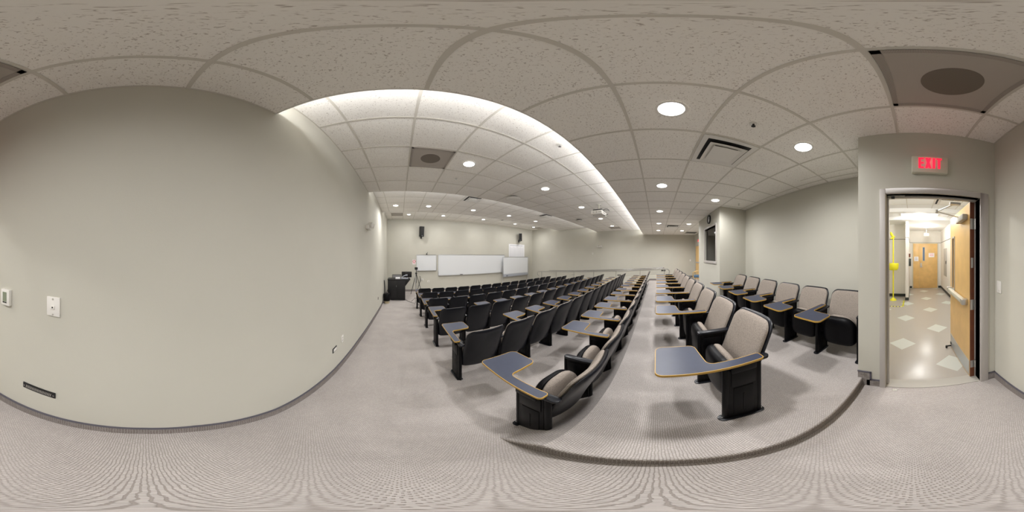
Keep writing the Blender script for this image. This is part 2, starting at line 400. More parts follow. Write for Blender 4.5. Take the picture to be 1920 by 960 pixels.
for x, n in ((.433, 'first'), (2.263, 'second'), (4.703, 'third'), (7.143, 'fourth'), (8.973, 'fifth')):
    downlight(x, 8.435, Z3, '%s round light from the left wall, bay by the whiteboards' % n, .8)
# ------------------------------------------------------------------ ceiling fittings
def square_diffuser(x, y, z, label, bold=1):
    t = thing('air_diffuser', label, 'air vent', (x, y, Z(z)))
    def sq(h, z_): return [(-h,-h,z_),(h,-h,z_),(h,h,z_),(-h,h,z_)]
    def cone(b, h0, z0, h1, z1):
        b.add(sq(h0,z0)+sq(h1,z1), [(i,(i+1)%4,4+(i+1)%4,4+i) for i in range(4)])
    b = MB(); b.box(-.235, .235, -.235, .235, -.0045, -.002); b.build('throat', M['dark'], t)
    b = MB(); cone(b, .29, -.002, .29, -.008); cone(b, .29, -.008, .25, -.008); cone(b, .25, -.008, .225, -.002); b.build('frame', M['white'], t)
    b = MB(); cone(b, .205, -.034, .13, -.006); cone(b, .205, -.037, .13, -.009); cone(b, .205, -.034, .205, -.037); b.build('outer_blade', M['white'], t)
    b = MB(); b.add(sq(.15, -.040), [(0,1,2,3)]); cone(b, .15, -.040, .15, -.036); cone(b, .15, -.036, .10, -.008); b.build('centre_plate', M['white'], t, smooth=False)
square_diffuser(1.653, -.705, Z0, 'large white square louvred diffuser near the bright rear light')
square_diffuser(7.143, -.705, Z0, 'small-looking square diffuser far along the rear ceiling')
square_diffuser(2.263, 4.775, Z2, 'square diffuser above the middle rows, left one of the pair')
square_diffuser(5.923, 4.775, Z2, 'square diffuser above the middle rows, right one of the pair')
square_diffuser(5.923, 7.825, Z3, 'pale square diffuser in the ceiling before the whiteboards')
def perf_panel(x, y, z, label, neck=True):
    t = thing('perforated_grille', label, 'air vent', (x, y, Z(z)))
    b = MB(); h = .292
    b.box(-h, h, -h, h, -.006, -.001); b.build('panel', M['perf'], t, smooth=False)
    b = MB(); b.box(-h, h, -h, -h+.03, -.009, -.006); b.box(-h, h, h-.03, h, -.009, -.006); b.box(-h, -h+.03, -h, h, -.009, -.006); b.box(h-.03, h, -h, h, -.009, -.006)
    b.build('rim', M['perf'], t, smooth=False)
    if neck: MB().disc((0,0,-.0075), .142, 'z', .002, 48).build('round_neck', M['perfd'], t)
perf_panel(-.177, -.705, Z0, 'large perforated grille with a dark round neck above the exit door')
perf_panel(.433, 2.335, Z1, 'perforated grille with dark round neck in the first raised bay')
perf_panel(8.973, 2.335, Z1, 'grey grille by the far wall in the first raised bay', False)
perf_panel(-.177, 8.435, Z3, 'grey rectangular grille in the ceiling above the black desk', False)
perf_panel(9.583, 8.435, Z3, 'grey grille in the far front corner of the ceiling', False)
t = thing('return_grille', 'dark slotted return grille near the far rear door', 'air vent', (8.973, -1.925, Z(Z0)))
MB().box(-.29, .29, -.29, .29, -.006, -.001).build('backing', M['dark'], t, smooth=False)
b = MB()
for k in range(15): b.box(-.28, .28, -.28+k*.04, -.27+k*.04, -.014, -.006)
b.build('slat', M['grey'], t, smooth=False)
def round_diffuser(x, y, z, label):
    t = thing('round_diffuser', label, 'air vent', (x, y, Z(z)))
    MB().disc((0,0,-.045), .115, 'z', .042).build('neck', M['dark'], t)
    b = MB(); b.tube([(0,0,-.04), (0,0,-.05), (0,0,-.075)], [.17, .185, .14], 32); b.build('dish', M['white'], t)
round_diffuser(2.73, 3.29, Z1, 'white round dish diffuser with dark gap, at the edge of the raised bay')
round_diffuser(6.40, 3.27, Z1, 'dark round diffuser farther along the edge of the raised bay')
def sprinkler(x, y, z, label, head=True):
    t = thing('sprinkler', label, 'sprinkler', (x, y, Z(z)))
    MB().disc((0,0,-.006), .032, 'z', .005, 20).build('escutcheon', M['white'], t)
    b = MB(); b.tube([(0,0,-.005), (0,0,-.035)], .009); b.disc((0,0,-.04), .018, 'z', .003, 14); b.build('head', M['dark'] if not head else M['chrome'], t)
sprinkler(1.043, -.705, Z0, 'small dark sprinkler beside the large louvred diffuser', False)
sprinkler(4.703, -.705, Z0, 'tiny sprinkler in the rear ceiling between the two square diffusers')
sprinkler(8.363, -.95, Z0, 'tiny sprinkler at the far end of the rear ceiling')
sprinkler(3.483, -1.925, Z0, 'tiny sprinkler in front of the projection booth corner')
sprinkler(1.653, 1.115, Z1, 'shiny sprinkler close to the bright rear cove')
sprinkler(1.043, 2.945, Z1, 'small sprinkler just past the first light of the raised bay')
# ------------------------------------------------------------------ auditorium chairs
def rrect(x0, x1, z0, z1, r_top, r_bot, n=7, ttop=None):
    pts = []
    for (cx, cz, r, a0) in ((x1-r_top, z1-r_top, r_top, 0), (x0+r_top, z1-r_top, r_top, 90), (x0+r_bot, z0+r_bot, r_bot, 180), (x1-r_bot, z0+r_bot, r_bot, 270)):
        for k in range(n+1):
            a = math.radians(a0+90*k/n); pts.append((cx+r*math.cos(a), cz+r*math.sin(a)))
    # add straight edge subdivisions
    out = []
    for i, p in enumerate(pts):
        q = pts[(i+1) % len(pts)]; out.append(p); d = math.dist(p, q)
        if d > .07:
            m_ = int(d/.05)
            for k in range(1, m_): out.append((p[0]+(q[0]-p[0])*k/m_, p[1]+(q[1]-p[1])*k/m_))
    return out
def round_poly(poly, rad, n=5):
    out = []; N = len(poly)
    for i in range(N):
        p = Vector(poly[i]); a = Vector(poly[i-1]); c = Vector(poly[(i+1) % N]); r = rad[i]
        if r == 0: out.append(tuple(p)); continue
        d1 = (a-p).normalized(); d2 = (c-p).normalized(); ang = d1.angle(d2); L = r/math.tan(ang/2)
        s_, e_ = p+d1*L, p+d2*L
        cen = p+(d1+d2).normalized()*(r/math.sin(ang/2))
        v0 = s_-cen; v1 = e_-cen; tot = v0.angle_signed(v1) if hasattr(v0, 'angle_signed') else 0
        for k in range(n+1):
            th = -tot*k/n
            out.append((cen.x+v0.x*math.cos(th)-v0.y*math.sin(th), cen.y+v0.x*math.sin(th)+v0.y*math.cos(th)))
    return out
def chair_meshes(p, mirror=False):
    """returns a prototype chair: stanchion on its left (x=0), seat centre x=p/2, faces +y, y=0 rear of the foot"""
    root = bpy.data.objects.new('lecture_seat', None); C.objects.link(root); root.empty_display_size = .05
    cx = p/2; hw = p/2-.022
    def stanchion(x, par):
        b = MB(); b.box(x-.017, x+.017, .015, .205, .0, .635)
        b.box(x-.021, x+.021, .045, .175, .05, .42)
        for yy in (.0, .215): b.tube([(x, yy, 0), (x, yy, .635)], .021, 12)
        b.box(x-.0235, x+.0235, .105, .116, .10, .34)
        b.box(x-.024, x+.024, .03, .19, .44, .60)
        s_ = b.build('stanchion', M['plastic'], par, bevel=.003)
        f = MB(); f.prism(round_poly([(x-.036,-.04),(x+.036,-.04),(x+.036,.26),(x-.036,.26)], [.034]*4), -.012, .012)
        f.build('foot_plate', M['rim'], s_, bevel=.002)
        bolt = MB()
        for yy in (-.022, .24): bolt.disc((x, yy, .012), .009, 'z', .007, 8)
        each(bolt, 'bolt', M['chrome'], s_)
        a = MB(); a.prism(round_poly([(x-.03,-.075),(x+.03,-.075),(x+.03,.235),(x-.03,.235)], [.029]*4), .632, .656)
        a.build('armrest', M['rim'], par, bevel=.006)
        return s_
    stanchion(0, root)
    # backrest
    def bfn(off):
        def fn(u, v, w_):
            t = (v-.25)/.635; uu = (u-cx)/hw
            y = .02-.045*t-.17*max(t, 0)**1.35 + .035*uu*uu
            return (u, y+off+w_, v+w_*.25)
        return fn
    b = MB(); b.slab(rrect(cx-hw, cx+hw, .23, .885, .085, .06), bfn(0), .016, .024); bk = b.build('backrest', M['rim'], root)
    b = MB(); b.slab(rrect(cx-hw+.014, cx+hw-.014, .36, .873, .078, .03), bfn(.022), .03, .012); b.build('back_cushion', M['fabric'], bk)
    # folded seat
    def sfn(off):
        def fn(u, v, w_):
            t = (v-.2)/.4
            return (u, .125+.02*t+off+w_-.03*((u-cx)/hw)**2, v)
        return fn
    sw = hw-.03
    b = MB(); b.slab(rrect(cx-sw, cx+sw, .19, .60, .15, .09), sfn(.01), .065, .01); st = b.build('seat', M['plastic'], root)
    b = MB(); b.slab(rrect(cx-sw+.005, cx+sw-.005, .27, .612, .17, .05), sfn(-.012), .02, .05); b.build('seat_cushion', M['fabric'], st)
    b = MB()
    for x in (.022, p-.022):
        b.box(x-.003, x+.003, .06, .15, .33, .37)
    each(b, 'hinge_bracket', M['chrome'], root)
    b = MB(); b.tube([(0, .10, .31), (p, .10, .31)], .012, 8); b.build('pivot_bar', M['plastic'], root)
    # writing tablet
    L = round_poly([(-.062, .0), (.004, .0), (.004, .315), (.262, .335), (.262, .585), (-.062, .585)], [.018, .018, .045, .045, .05, .035], 6)
    if mirror: L = [(p-q[0], q[1]) for q in L][::-1]
    b = MB(); b.prism(L, .672, .686); tb = b.build('writing_tablet', M['laminate'], root, smooth=False)
    n = len(L); cxm = sum(q[0] for q in L)/n
    # edge band: slightly grown outline
    out = []
    for i, q in enumerate(L):
        a, c = Vector(L[i-1]), Vector(L[(i+1) % n]); d = (c-a).normalized(); nn = Vector((d.y, -d.x)); out.append((q[0]+nn.x*.0035, q[1]+nn.y*.0035))
    e = MB(); vs = []
    for z in (.6705, .6865): vs += [(q[0], q[1], z) for q in out]
    for z in (.6705, .6865): vs += [(q[0], q[1], z) for q in L]
    for i in range(n):
        j = (i+1) % n
        e.f += [(i, j, n+j, n+i), (n+i, n+j, 3*n+j, 3*n+i), (i, j, 2*n+j, 2*n+i)]; e.m += [0, 0, 0]
    e.v = vs
    e.build('edge_band', M['oak'], tb)
    b = MB(); b.box(*((p+.008, p+.05) if mirror else (-.05, -.008)), .04, .20, .60, .672); b.build('tablet_hinge', M['plastic'], tb, bevel=.008)
    return root, stanchion
def rename_children(o):
    pass
wide, wst = chair_meshes(.54)
slim, sst = chair_meshes(.53)
mirr, mst = chair_meshes(.54, True)
ORD = ['first', 'second', 'third', 'fourth', 'fifth', 'sixth', 'seventh', 'eighth', 'ninth', 'tenth', 'eleventh', 'twelfth', 'thirteenth', 'fourteenth']
protos = {}
def place_row(proto, st, p, x0, y0, z, n, rowname, skip=(), frm='left aisle', side='seen from the front'):
    for k in range(n):
        key = id(proto)
        c = copy_tree(proto)
        c.location = (x0+k*p, y0, Z(z))
        state = 'tablet raised' if k not in skip else 'no tablet'
        look = 'grey fabric seat, %s' if side == 'front' else 'black-backed seat, %s'
        if k in skip:
            for ch in list(c.children):
                if ch.name.startswith('writing_tablet'):
                    for q in list(ch.children): bpy.data.objects.remove(q)
                    bpy.data.objects.remove(ch)
        if k == n-1: st(p, c)
        tag(c, (look % state) + ', %s from %s, %s' % (ORD[k], frm, rowname), 'seat', 'folding lecture seats, ' + rowname)
R2Z = -1.62
place_row(mirr, mst, .54, .58, -1.90, -1.36, 6, 'row against back wall', frm='exit door', side='front')
place_row(wide, wst, .54, .81, -.58, -1.36, 10, 'row behind cross aisle', (1,), side='front')
rows = [(.51, R2Z, 'first row below cross aisle', (1,)), (1.70, aisle(1.81), 'second row below cross aisle', (1,)), (2.84, aisle(2.95), 'third row below cross aisle', (1,)),
        (3.97, aisle(4.08), 'fourth row below cross aisle', ()), (5.10, aisle(5.21), 'second row from whiteboards', ()), (6.24, aisle(6.35), 'front row nearest whiteboards', ())]
for (y0, z, nm, sk) in rows: place_row(slim, sst, .53, .65, y0, z, 14, nm, sk, side='back')
def kill(o):
    for ch in list(o.children): kill(ch)
    bpy.data.objects.remove(o)
kill(wide); kill(slim); kill(mirr)
# ------------------------------------------------------------------ exit door, frame, sign
fr = MB(); y0, y1 = YD-.135, YD+.02
FT = .62
fr.box(.234, .285, y0, y1, Z(-H)-.01, Z(FT)); fr.box(-.70, -.617, y0, y1, Z(-H)-.01, Z(FT)); fr.box(-.617, .234, y0, y1, Z(OT), Z(FT))
fr.box(.214, .234, YD-.09, YD-.05, Z(-H)-.01, Z(OT)); fr.box(-.64, -.60, y0+.005, y0+.03, Z(-H)-.01, Z(OT)); fr.box(-.60, .234, YD-.09, YD-.05, Z(OT)-.02, Z(OT))
struct(fr.build('trim_20', M['frame'], bevel=.004))
struct(MB().box(-.617, .234, YD-.14, YD-.0, Z(-H)-.004, Z(-H)+.006).build('trim_21', M['grey'], smooth=False))
# door leaf, opened 90 degrees into the hall
d = bpy.data.objects.new('door_1', None); C.objects.link(d); d['kind'] = 'structure'; d.location = (-.60, YD-.10, Z(-H))
W, T, HH = .83, .045, 2.03
def leafpart(x0, x1, a0, a1, z0, z1): return MB().box(x0, x1, -a1, -a0, z0, z1)
b = MB(); zz0, zz1 = .95, 1.72
a0, a1 = .60, .70
b.box(0, T, -a0, -.006, .01, HH); b.box(0, T, -W, -a1, .01, HH); b.box(0, T, -a1, -a0, .01, 1.03); b.box(0, T, -a1, -a0, 1.72, HH)
b.build('leaf', M['maple'], d, smooth=False)
MB().box(0, T, -.006, 0, .01, HH).build('leaf_edge', M['stain'], d, smooth=False)
b = MB()
for (q0, q1, r0, r1) in ((a0-.02, a0, 1.01, 1.74), (a1, a1+.02, 1.01, 1.74), (a0, a1, 1.01, 1.03), (a0, a1, 1.72, 1.74)): b.box(T, T+.008, -q1, -q0, r0, r1)
vf = b.build('vision_frame', M['grey'], d, smooth=False)
MB().box(T/2-.003, T/2+.003, -a1, -a0, 1.03, 1.72).build('vision_glass', M['screen'], vf, smooth=False)
b = MB(); b.box(T+.012, T+.06, -.74, -.07, .97, 1.02); pb = b.build('panic_bar', M['cream'], d, bevel=.006)
b = MB(); b.box(T, T+.065, -.80, -.73, .96, 1.03); b.box(T, T+.065, -.12, -.06, .965, 1.025); each(b, 'bar_end', M['steel'], pb, bevel=.004)
MB().box(T, T+.003, -W+.02, -.02, .03, .26).build('kick_plate', M['alu'], d, smooth=False)
b = MB()
for z in (.22, .98, 1.80): b.box(-.012, T-.004, -.001, .003, z-.055, z+.055); b.tube([(-.010, .006, z-.055), (-.010, .006, z+.055)], .008)
each(b, 'hinge', M['steel'], d)
MB().box(.01, .035, -.0, .004, 1.36, 1.46).build('edge_plate', M['steel'], d, smooth=False)
b = MB(); b.box(T, T+.055, -.34, -.07, 1.86, 1.92); cl = b.build('door_closer', M['grey'], d, bevel=.005)
b = MB(); b.tube([(T+.03, -.28, 1.925), (T+.30, -.19, 1.96), (T+.16, .03, 1.985)], .008, 8); b.disc((T+.30, -.19, 1.945), .02, 'z', .03, 12); b.box(T+.11, T+.21, .01, .05, 1.975, 1.995)
b.build('closer_arm', M['steel'], cl)
b = MB(); b.box(T, T+.012, -.80, -.76, .07, .11); b.box(T, T+.07, -.79, -.77, .03, .045); b.disc((T+.07, -.78, .004), .016, 'z', .04, 12); b.build('door_stop', M['dark'], d)
t = thing('magnetic_catch', 'small steel catch under the exit door frame head', 'door hardware', (.13, YD-.04, Z(OT)-.001))
MB().box(-.06, .09, -.012, .012, -.010, 0).build('plate', M['steel'], t); MB().box(.03, .06, -.012, .012, -.03, -.010).build('catch', M['dark'], t)
tag(MB().box(.13, .17, YD+.03, YD+.06, Z(-H)+.0, Z(-H)+.004).build('floor_plate', M['chrome']), 'small metal floor plate at the exit threshold', 'floor plate')
# exit sign
t = thing('exit_sign', 'cream exit sign with glowing red letters over the open door', 'sign', (-.148, YD, Z(.868)))
MB().box(-.155, .155, 0, .045, -.095, .095).build('housing', M['cream'], t, bevel=.008)
exit_letters(t)
ld = bpy.data.lights.new('sign_glow', 'POINT'); ld.energy = .25; ld.color = (1, .05, .1); ld.shadow_soft_size = .05
lo = bpy.data.objects.new('sign_glow', ld); C.objects.link(lo); lo.parent = t; lo.location = (0, .1, .03)
# things on the left wall
def wallplate(name, label, cat, y, z, w_, h_, t_=.01, m='white'):
    t = thing(name, label, cat, (XL, y, Z(z)))
    MB().box(0, t_, -w_/2, w_/2, -h_/2, h_/2).build('plate', M[m], t, bevel=min(.004, t_*.4)); return t
t = wallplate('thermostat', 'white thermostat with a small grey display on the left wall', 'thermostat', -.865, -.297, .085, .118, .028)
MB().box(.028, .03, -.022, .018, -.03, .04).build('display', M['lcd'], t)
b = MB()
for j in range(3): b.box(.028, .031, -.022, -.004, -.04+j*.0, -.033)
b.box(.028, .031, .0, .018, -.04, -.033); each(b, 'button', M['dark'], t)
t = wallplate('phone_jack_plate', 'white telephone jack plate on the left wall beside the thermostat', 'wall plate', -.482, -.292, .085, .118, .012)
MB().box(.012, .018, -.012, .012, -.014, .010).build('jack', M['white'], t, bevel=.002); MB().disc((.018, 0, -.002), .005, 'x', .001, 10).build('socket', M['dark'], t)
b = MB()
for z in (-.048, .046): b.disc((.012, 0, z), .006, 'x', .002, 10)
each(b, 'screw', M['grey'], t)
t = thing('wall_vent', 'black slotted vent low on the left wall', 'vent', (XL, -.59, Z(-1.05)))
MB().box(0, .008, -.12, .12, -.033, .033).build('frame', M['black'], t, bevel=.002)
b = MB()
for k in range(19): b.add([(.0085, -.095+k*.010, -.018), (.0085, -.091+k*.010, -.018), (.0105, -.085+k*.010, .018), (.0105, -.089+k*.010, .018)], [(0,1,2,3)])
b.build('louvre', M['grey'], t, smooth=False)
b = MB(); b.disc((.008, -.108, 0), .005, 'x', .002, 8); b.disc((.008, .108, 0), .005, 'x', .002, 8); each(b, 'screw', M['chrome'], t)
t = wallplate('light_switch', 'white light switch by the exit door', 'light switch', -1.315, -.295, .075, .118, .008)
MB().box(.008, .013, -.016, .016, -.033, .033).build('rocker', M['white'], t, bevel=.002)
t = wallplate('floor_box_plate', 'dark framed cable plate low on the left wall', 'wall plate', 1.81, -1.27, .12, .075, .008, 'dark')
MB().box(.008, .011, -.045, .045, -.022, .022).build('insert', M['white'], t)
def outlet(t, off=.008, ax='x'):
    b = MB()
    for z in (-.022, .022):
        b.box(off, off+.003, -.015, .015, z-.013, z+.013)
    each(b, 'socket', M['grey'], t)
outlet(wallplate('wall_outlet', 'white socket outlet low on the left wall beside the framed plate', 'outlet', 2.07, -1.23, .07, .115))
t = wallplate('wall_socket', 'dark socket low on the left wall near the rubbish bin', 'outlet', 5.60, -1.50, .07, .09, .01, 'dark')
t = thing('emergency_light', 'white twin-head emergency light high on the left wall', 'emergency light', (XL, 3.72, Z(.68)))
MB().box(0, .07, -.14, .14, -.06, .03).build('housing', M['white'], t, bevel=.01)
for s in (-1, 1):
    MB().tube([(.05, s*.08, .02), (.08, s*.08, .05), (.15, s*.10, .03)], [.045, .055, .06], 16).build('lamp_head', M['white'], t)
# ------------------------------------------------------------------ hall beyond the exit door
struct(MB().box(-1.3, 1.6, -7.5, YB-.12, Z(-H)-.05, Z(-H)).box(-1.3, XC, YB-.12, YD-.12, Z(-H)-.05, Z(-H)).build('floor', M['hallfloor'], smooth=False))
HZ = 1.25
def hw(name, *a): return struct(MB().box(*a).build(name, M['hallwall'], smooth=False))
hw('wall_hall_right', -1.42, -1.3, -7.5, YD-.12, Z(-H), Z(1.4))
hw('wall_hall_left', 1.6, 1.7, -5.9, YB-.12, Z(-H), Z(1.4))
hw('wall_hall_end', -1.42, .3, -7.52, -7.4, Z(-H), Z(1.4))
hw('wall_hall_recess', .23, 1.7, -5.97, -5.85, Z(-H), Z(1.4))
hw('wall_hall_stub', .13, .23, -7.4, -5.3, Z(-H), Z(1.4))
struct(MB().box(-1.4, XL-.12, YD-.13, YD-.12, Z(-H), Z(1.4)).build('wall_hall_near', M['hallwall'], smooth=False))
b = MB(); b.box(-1.42, 1.7, -7.5, -5.1, Z(1.15), Z(1.2)); b.box(-1.42, 1.7, -5.1, YB-.12, Z(HZ), Z(HZ)+.05); b.box(-1.42, XC, YB-.12, YD-.12, Z(HZ), Z(HZ)+.05); b.box(-1.42, 1.7, -4.3, -4.12, Z(1.15), Z(HZ)); b.box(-1.42, 1.7, -5.1, -5.06, Z(1.15), Z(HZ))
struct(b.build('ceiling', M['hallceil'], smooth=False))
b = MB()
for k in range(6): b.box(-1.3, 1.6, -5.0+k*.61, -4.985+k*.61, Z(HZ)-.004, Z(HZ))
for k in range(5): b.box(-1.1+k*.61, -1.085+k*.61, -5.1, YB-.13, Z(HZ)-.004, Z(HZ))
struct(b.build('trim_22', M['bar'], smooth=False))
b = MB()
b.box(-1.3, -1.29, -7.4, -2.4, Z(-H), Z(-H)+.1); b.box(-1.3, -1.17, -7.4, -7.39, Z(-H), Z(-H)+.1); b.box(0.02, .13, -7.4, -7.39, Z(-H), Z(-H)+.1)
b.box(.12, .24, -5.31, -5.29, Z(-H), Z(-H)+.1); b.box(.12, .13, -7.4, -5.3, Z(-H), Z(-H)+.1); b.box(.23, 1.6, -5.85, -5.84, Z(-H), Z(-H)+.1)
struct(b.build('baseboard_hall', M['ybase'], smooth=False))
b = MB(); zl = .60
b.box(-1.3, -1.292, -7.4, -1.6, Z(zl), Z(zl)+.014); b.box(-1.3, .13, -7.4, -7.392, Z(zl), Z(zl)+.014); b.box(.12, .238, -5.308, -5.3, Z(zl), Z(zl)+.014); b.box(.122, .13, -7.4, -5.3, Z(zl), Z(zl)+.014); b.box(.23, 1.6, -5.85, -5.842, Z(zl), Z(zl)+.014)
struct(b.build('trim_23', M['dark'], smooth=False))
# far doors of the hall
d = bpy.data.objects.new('door_2', None); C.objects.link(d); d['kind'] = 'structure'; d.location = (-.58, -7.4, Z(-H))
MB().box(-.59, .59, 0, .03, 0, 2.08).build('door_frame', M['cream'], d, smooth=False)
MB().box(.27, .55, .03, .045, .01, 2.04).build('narrow_leaf', M['maple'], d, bevel=.003)
MB().box(-.55, .265, .03, .045, .01, 2.04).build('wide_leaf', M['maple'], d, bevel=.003)
b = MB(); b.box(.02, .13, .045, .052, 1.25, 1.88); vf = b.build('vision_frame', M['grey'], d)
MB().box(.04, .11, .052, .054, 1.27, 1.86).build('vision_glass', mat('blue_glass', (.10, .16, .26), .2), vf)
b = MB(); b.box(.16, .23, .045, .07, .96, 1.16); b.tube([(.195, .07, 1.0), (.195, .09, 1.0), (.12, .09, 1.0)], .01); b.build('lock_handle', M['steel'], d)
def notice(name, label, x, y, z, w_, h_, lines, m='ink', rz=0):
    t = thing(name, label, 'notice', (x, y, Z(z)), rz)
    MB().box(-w_/2, w_/2, 0, .003, -h_/2, h_/2).build('sheet', M['paper'], t)
    b = MB()
    for k in range(lines): b.box(-w_*.36, w_*(.36-.1*(k % 2)), .003, .004, h_*.34-k*h_*.7/max(1, lines)-.012, h_*.34-k*h_*.7/max(1, lines))
    b.build('print', M[m], t); return t
notice('notice', 'white notice with red print on the hall door', -.86, -7.355, .04, .26, .19, 3, 'red')
notice('notice', 'grey printed notice on the narrow leaf of the hall door', -.17, -7.355, -.13, .19, .20, 5)
t = thing('electrical_panel', 'grey panel cover on the right wall of the hall', 'panel', (-1.298, -6.35, Z(-.25)))
MB().box(0, .015, -.27, .27, -.55, .55).build('cover', M['grey'], t, bevel=.003); MB().box(.015, .03, .18, .22, -.06, .06).build('latch', M['dark'], t)
t = thing('call_box', 'dark box fixed to the corner of the hall wall stub', 'wall box', (.13, -5.55, Z(-.04)))
MB().box(-.08, 0, -.07, .07, -.30, -.05).build('box', M['ybase'], t, bevel=.004); MB().box(-.06, 0, -.05, .05, .0, .12).build('upper_box', M['stain'], t, bevel=.004)
t = thing('hall_speaker', 'round cream alarm on the right wall of the hall', 'alarm', (-1.30, -4.6, Z(.90)))
MB().tube([(0,0,0), (.05,0,0), (.07,0,0)], [.10, .10, .07], 20).build('dome', M['cream'], t)
t = thing('safety_post', 'yellow safety post with a round tray standing in the hall', 'stand', (.63, -5.3, Z(-H)))
MB().tube([(0,0,0), (0,0,.02), (0,0,.09)], [.11, .10, .025], 20).build('base', M['yellow'], t)
MB().tube([(0,0,.05), (0,0,2.12)], .022, 12).build('pole', M['yellow'], t)
MB().tube([(0,0,1.02), (0,0,1.07), (0,0,1.22), (0,0,1.24)], [.13, .17, .18, .17], 24).build('tray', M['yellow'], t)
b = MB(); b.tube([(0,0,2.10), (.05,0,2.18), (.09,0,2.26)], [.03, .05, .03], 12); b.tube([(-.05,0,2.12), (.08,0,2.05)], .03, 10); b.build('shower_head', M['yellow'], t)
t = tag(MB().build('x', M['yellow']) if False else None or bpy.data.objects.new('floor_tape', bpy.data.meshes.new('floor_tape')), 'yellow and black striped tape marking a square on the hall floor', 'floor tape')
bpy.data.objects.remove(t)
b = MB(); zt = Z(-H)+.002
n = 18
for k in range(n):
    xa = .30+(1.1-.30)*k/n; b.box(xa, xa+.8/n, -4.62, -4.57, zt-.001, zt, k % 2)
for k in range(14):
    ya = -4.62-.7*k/14; b.box(.25, .30, ya-.05, ya, zt-.001, zt, k % 2)
tag(b.build('floor_tape', [M['yellow'], M['dark']], smooth=False), 'yellow and black striped tape marking a square on the hall floor', 'floor tape')
def hall_fill_lamp(x, y, z, label, wdt, dep, pw, nm='added_hall_light'):  # made-up fittings, added to brighten the hall, its ceiling and beam
    t = thing(nm, label, 'light', (x, y, Z(z)))
    MB().box(-wdt/2, wdt/2, -dep/2, dep/2, -.02, 0).build('housing', M['white'], t, bevel=.003)
    MB().box(-wdt/2+.02, wdt/2-.02, -dep/2+.02, dep/2-.02, -.023, -.02).build('lens', M['lens'], t)
    ld = bpy.data.lights.new('hall_fill_lamp', 'POINT'); ld.shadow_soft_size = .04; ld.energy = pw; ld.color = (1, .985, .96)
    lo = bpy.data.objects.new('hall_fill_lamp', ld); C.objects.link(lo); lo.parent = t; lo.location = (0,0,-.16)
hall_fill_lamp(.1, -2.5, HZ, 'added rectangular fill light, out of view, on the ceiling just inside the hall', 1.1, .5, P_HALL)
hall_fill_lamp(-.2, -4.75, HZ, 'added rectangular fill light on the ceiling beyond the first hall beam', 1.1, .3, P_HALL*.7)
t = thing('dome_light', 'round glowing ceiling light before the hall doors', 'light', (-.52, -6.1, Z(1.15)))
MB().tube([(0,0,0), (0,0,-.03), (0,0,-.06)], [.17, .17, .10], 24).build('dome', M['lens'], t)
ld = bpy.data.lights.new('dome_lamp', 'POINT'); ld.energy = P_HALL*.5; ld.shadow_soft_size = .12; ld.color = (1, .97, .91)
lo = bpy.data.objects.new('dome_lamp', ld); C.objects.link(lo); lo.parent = t; lo.location = (0,0,-.16)
t = thing('hanging_sign', 'small grey sign hanging on a rod from the hall ceiling', 'sign', (-.56, -6.6, Z(1.15)))
MB().tube([(0,0,0), (0,0,-.22)], .008).build('rod', M['steel'], t); MB().box(-.10, .10, -.05, .05, -.34, -.22).build('sign_box', M['cream'], t, bevel=.004)
square_diffuser(-.75, -3.5, HZ, 'white square diffuser in the hall ceiling')
# ------------------------------------------------------------------ projection booth
BX0, BX1, BY = 3.92, 6.01, -1.60
wx0, wx1, wz0, wz1 = 4.19, 5.22, -.15, .87
b = MB(); yy0, yy1 = BY-.08, BY
b.box(BX0, wx0, yy0, yy1, Z(-1.37), Z(Z0)); b.box(wx1, BX1, yy0, yy1, Z(-1.37), Z(Z0)); b.box(wx0, wx1, yy0, yy1, Z(-1.37), Z(wz0)); b.box(wx0, wx1, yy0, yy1, Z(wz1), Z(Z0))
b.box(BX0, BX0+.08, YB, yy0, Z(-1.37), Z(Z0)); b.box(BX1-.08, BX1, YB, yy0, Z(-1.37), Z(Z0))
struct(b.build('wall_booth', M['wall'], smooth=False))
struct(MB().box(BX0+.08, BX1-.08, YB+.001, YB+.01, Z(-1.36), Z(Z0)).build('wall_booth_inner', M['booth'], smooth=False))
wn = bpy.data.objects.new('window_1', None); C.objects.link(wn); wn['kind'] = 'structure'; wn.location = ((wx0+wx1)/2, BY, Z((wz0+wz1)/2))
hx, hz = (wx1-wx0)/2, (wz1-wz0)/2
b = MB(); e = .05
b.box(-hx-e, -hx, -.09, .018, -hz-e, hz+e); b.box(hx, hx+e, -.09, .018, -hz-e, hz+e); b.box(-hx, hx, -.09, .018, hz, hz+e); b.box(-hx-e-.01, hx+e+.01, -.09, .03, -hz-e-.02, -hz)
b.build('window_frame', M['frame'], wn, bevel=.004)
MB().box(-hx, hx, -.05, -.044, -hz, hz).build('pane', M['glass'], wn, smooth=False)
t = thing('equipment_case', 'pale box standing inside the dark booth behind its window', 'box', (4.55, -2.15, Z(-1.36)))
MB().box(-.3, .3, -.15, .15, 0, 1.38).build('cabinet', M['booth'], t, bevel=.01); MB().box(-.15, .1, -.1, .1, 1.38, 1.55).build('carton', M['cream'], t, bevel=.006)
def clock(x, y, z):
    t = thing('wall_clock', 'black-rimmed round clock above the booth window', 'clock', (x, y, Z(z)))
    MB().ring((0,0,0), .108, .138, .04, 'y', 40).build('rim', M['black'], t); MB().disc((0,.0,0), .11, 'y', .02, 40).build('dial', M['paper'], t)
    b = MB()
    for k in range(12):
        a = k*PI/6; cx_, cz_ = .092*math.sin(a), .092*math.cos(a); b.disc((cx_, .02, cz_), .007 if k % 3 else .011, 'y', .002, 8)
    each(b, 'hour_mark', M['black'], t)
    b = MB(); b.tube([(0,.024,0), (-.035,.024,.035)], .005, 6); b.tube([(0,.026,0), (-.01,.026,.085)], .0035, 6); each(b, 'hand', M['black'], t)
clock(4.75, BY, 1.14)
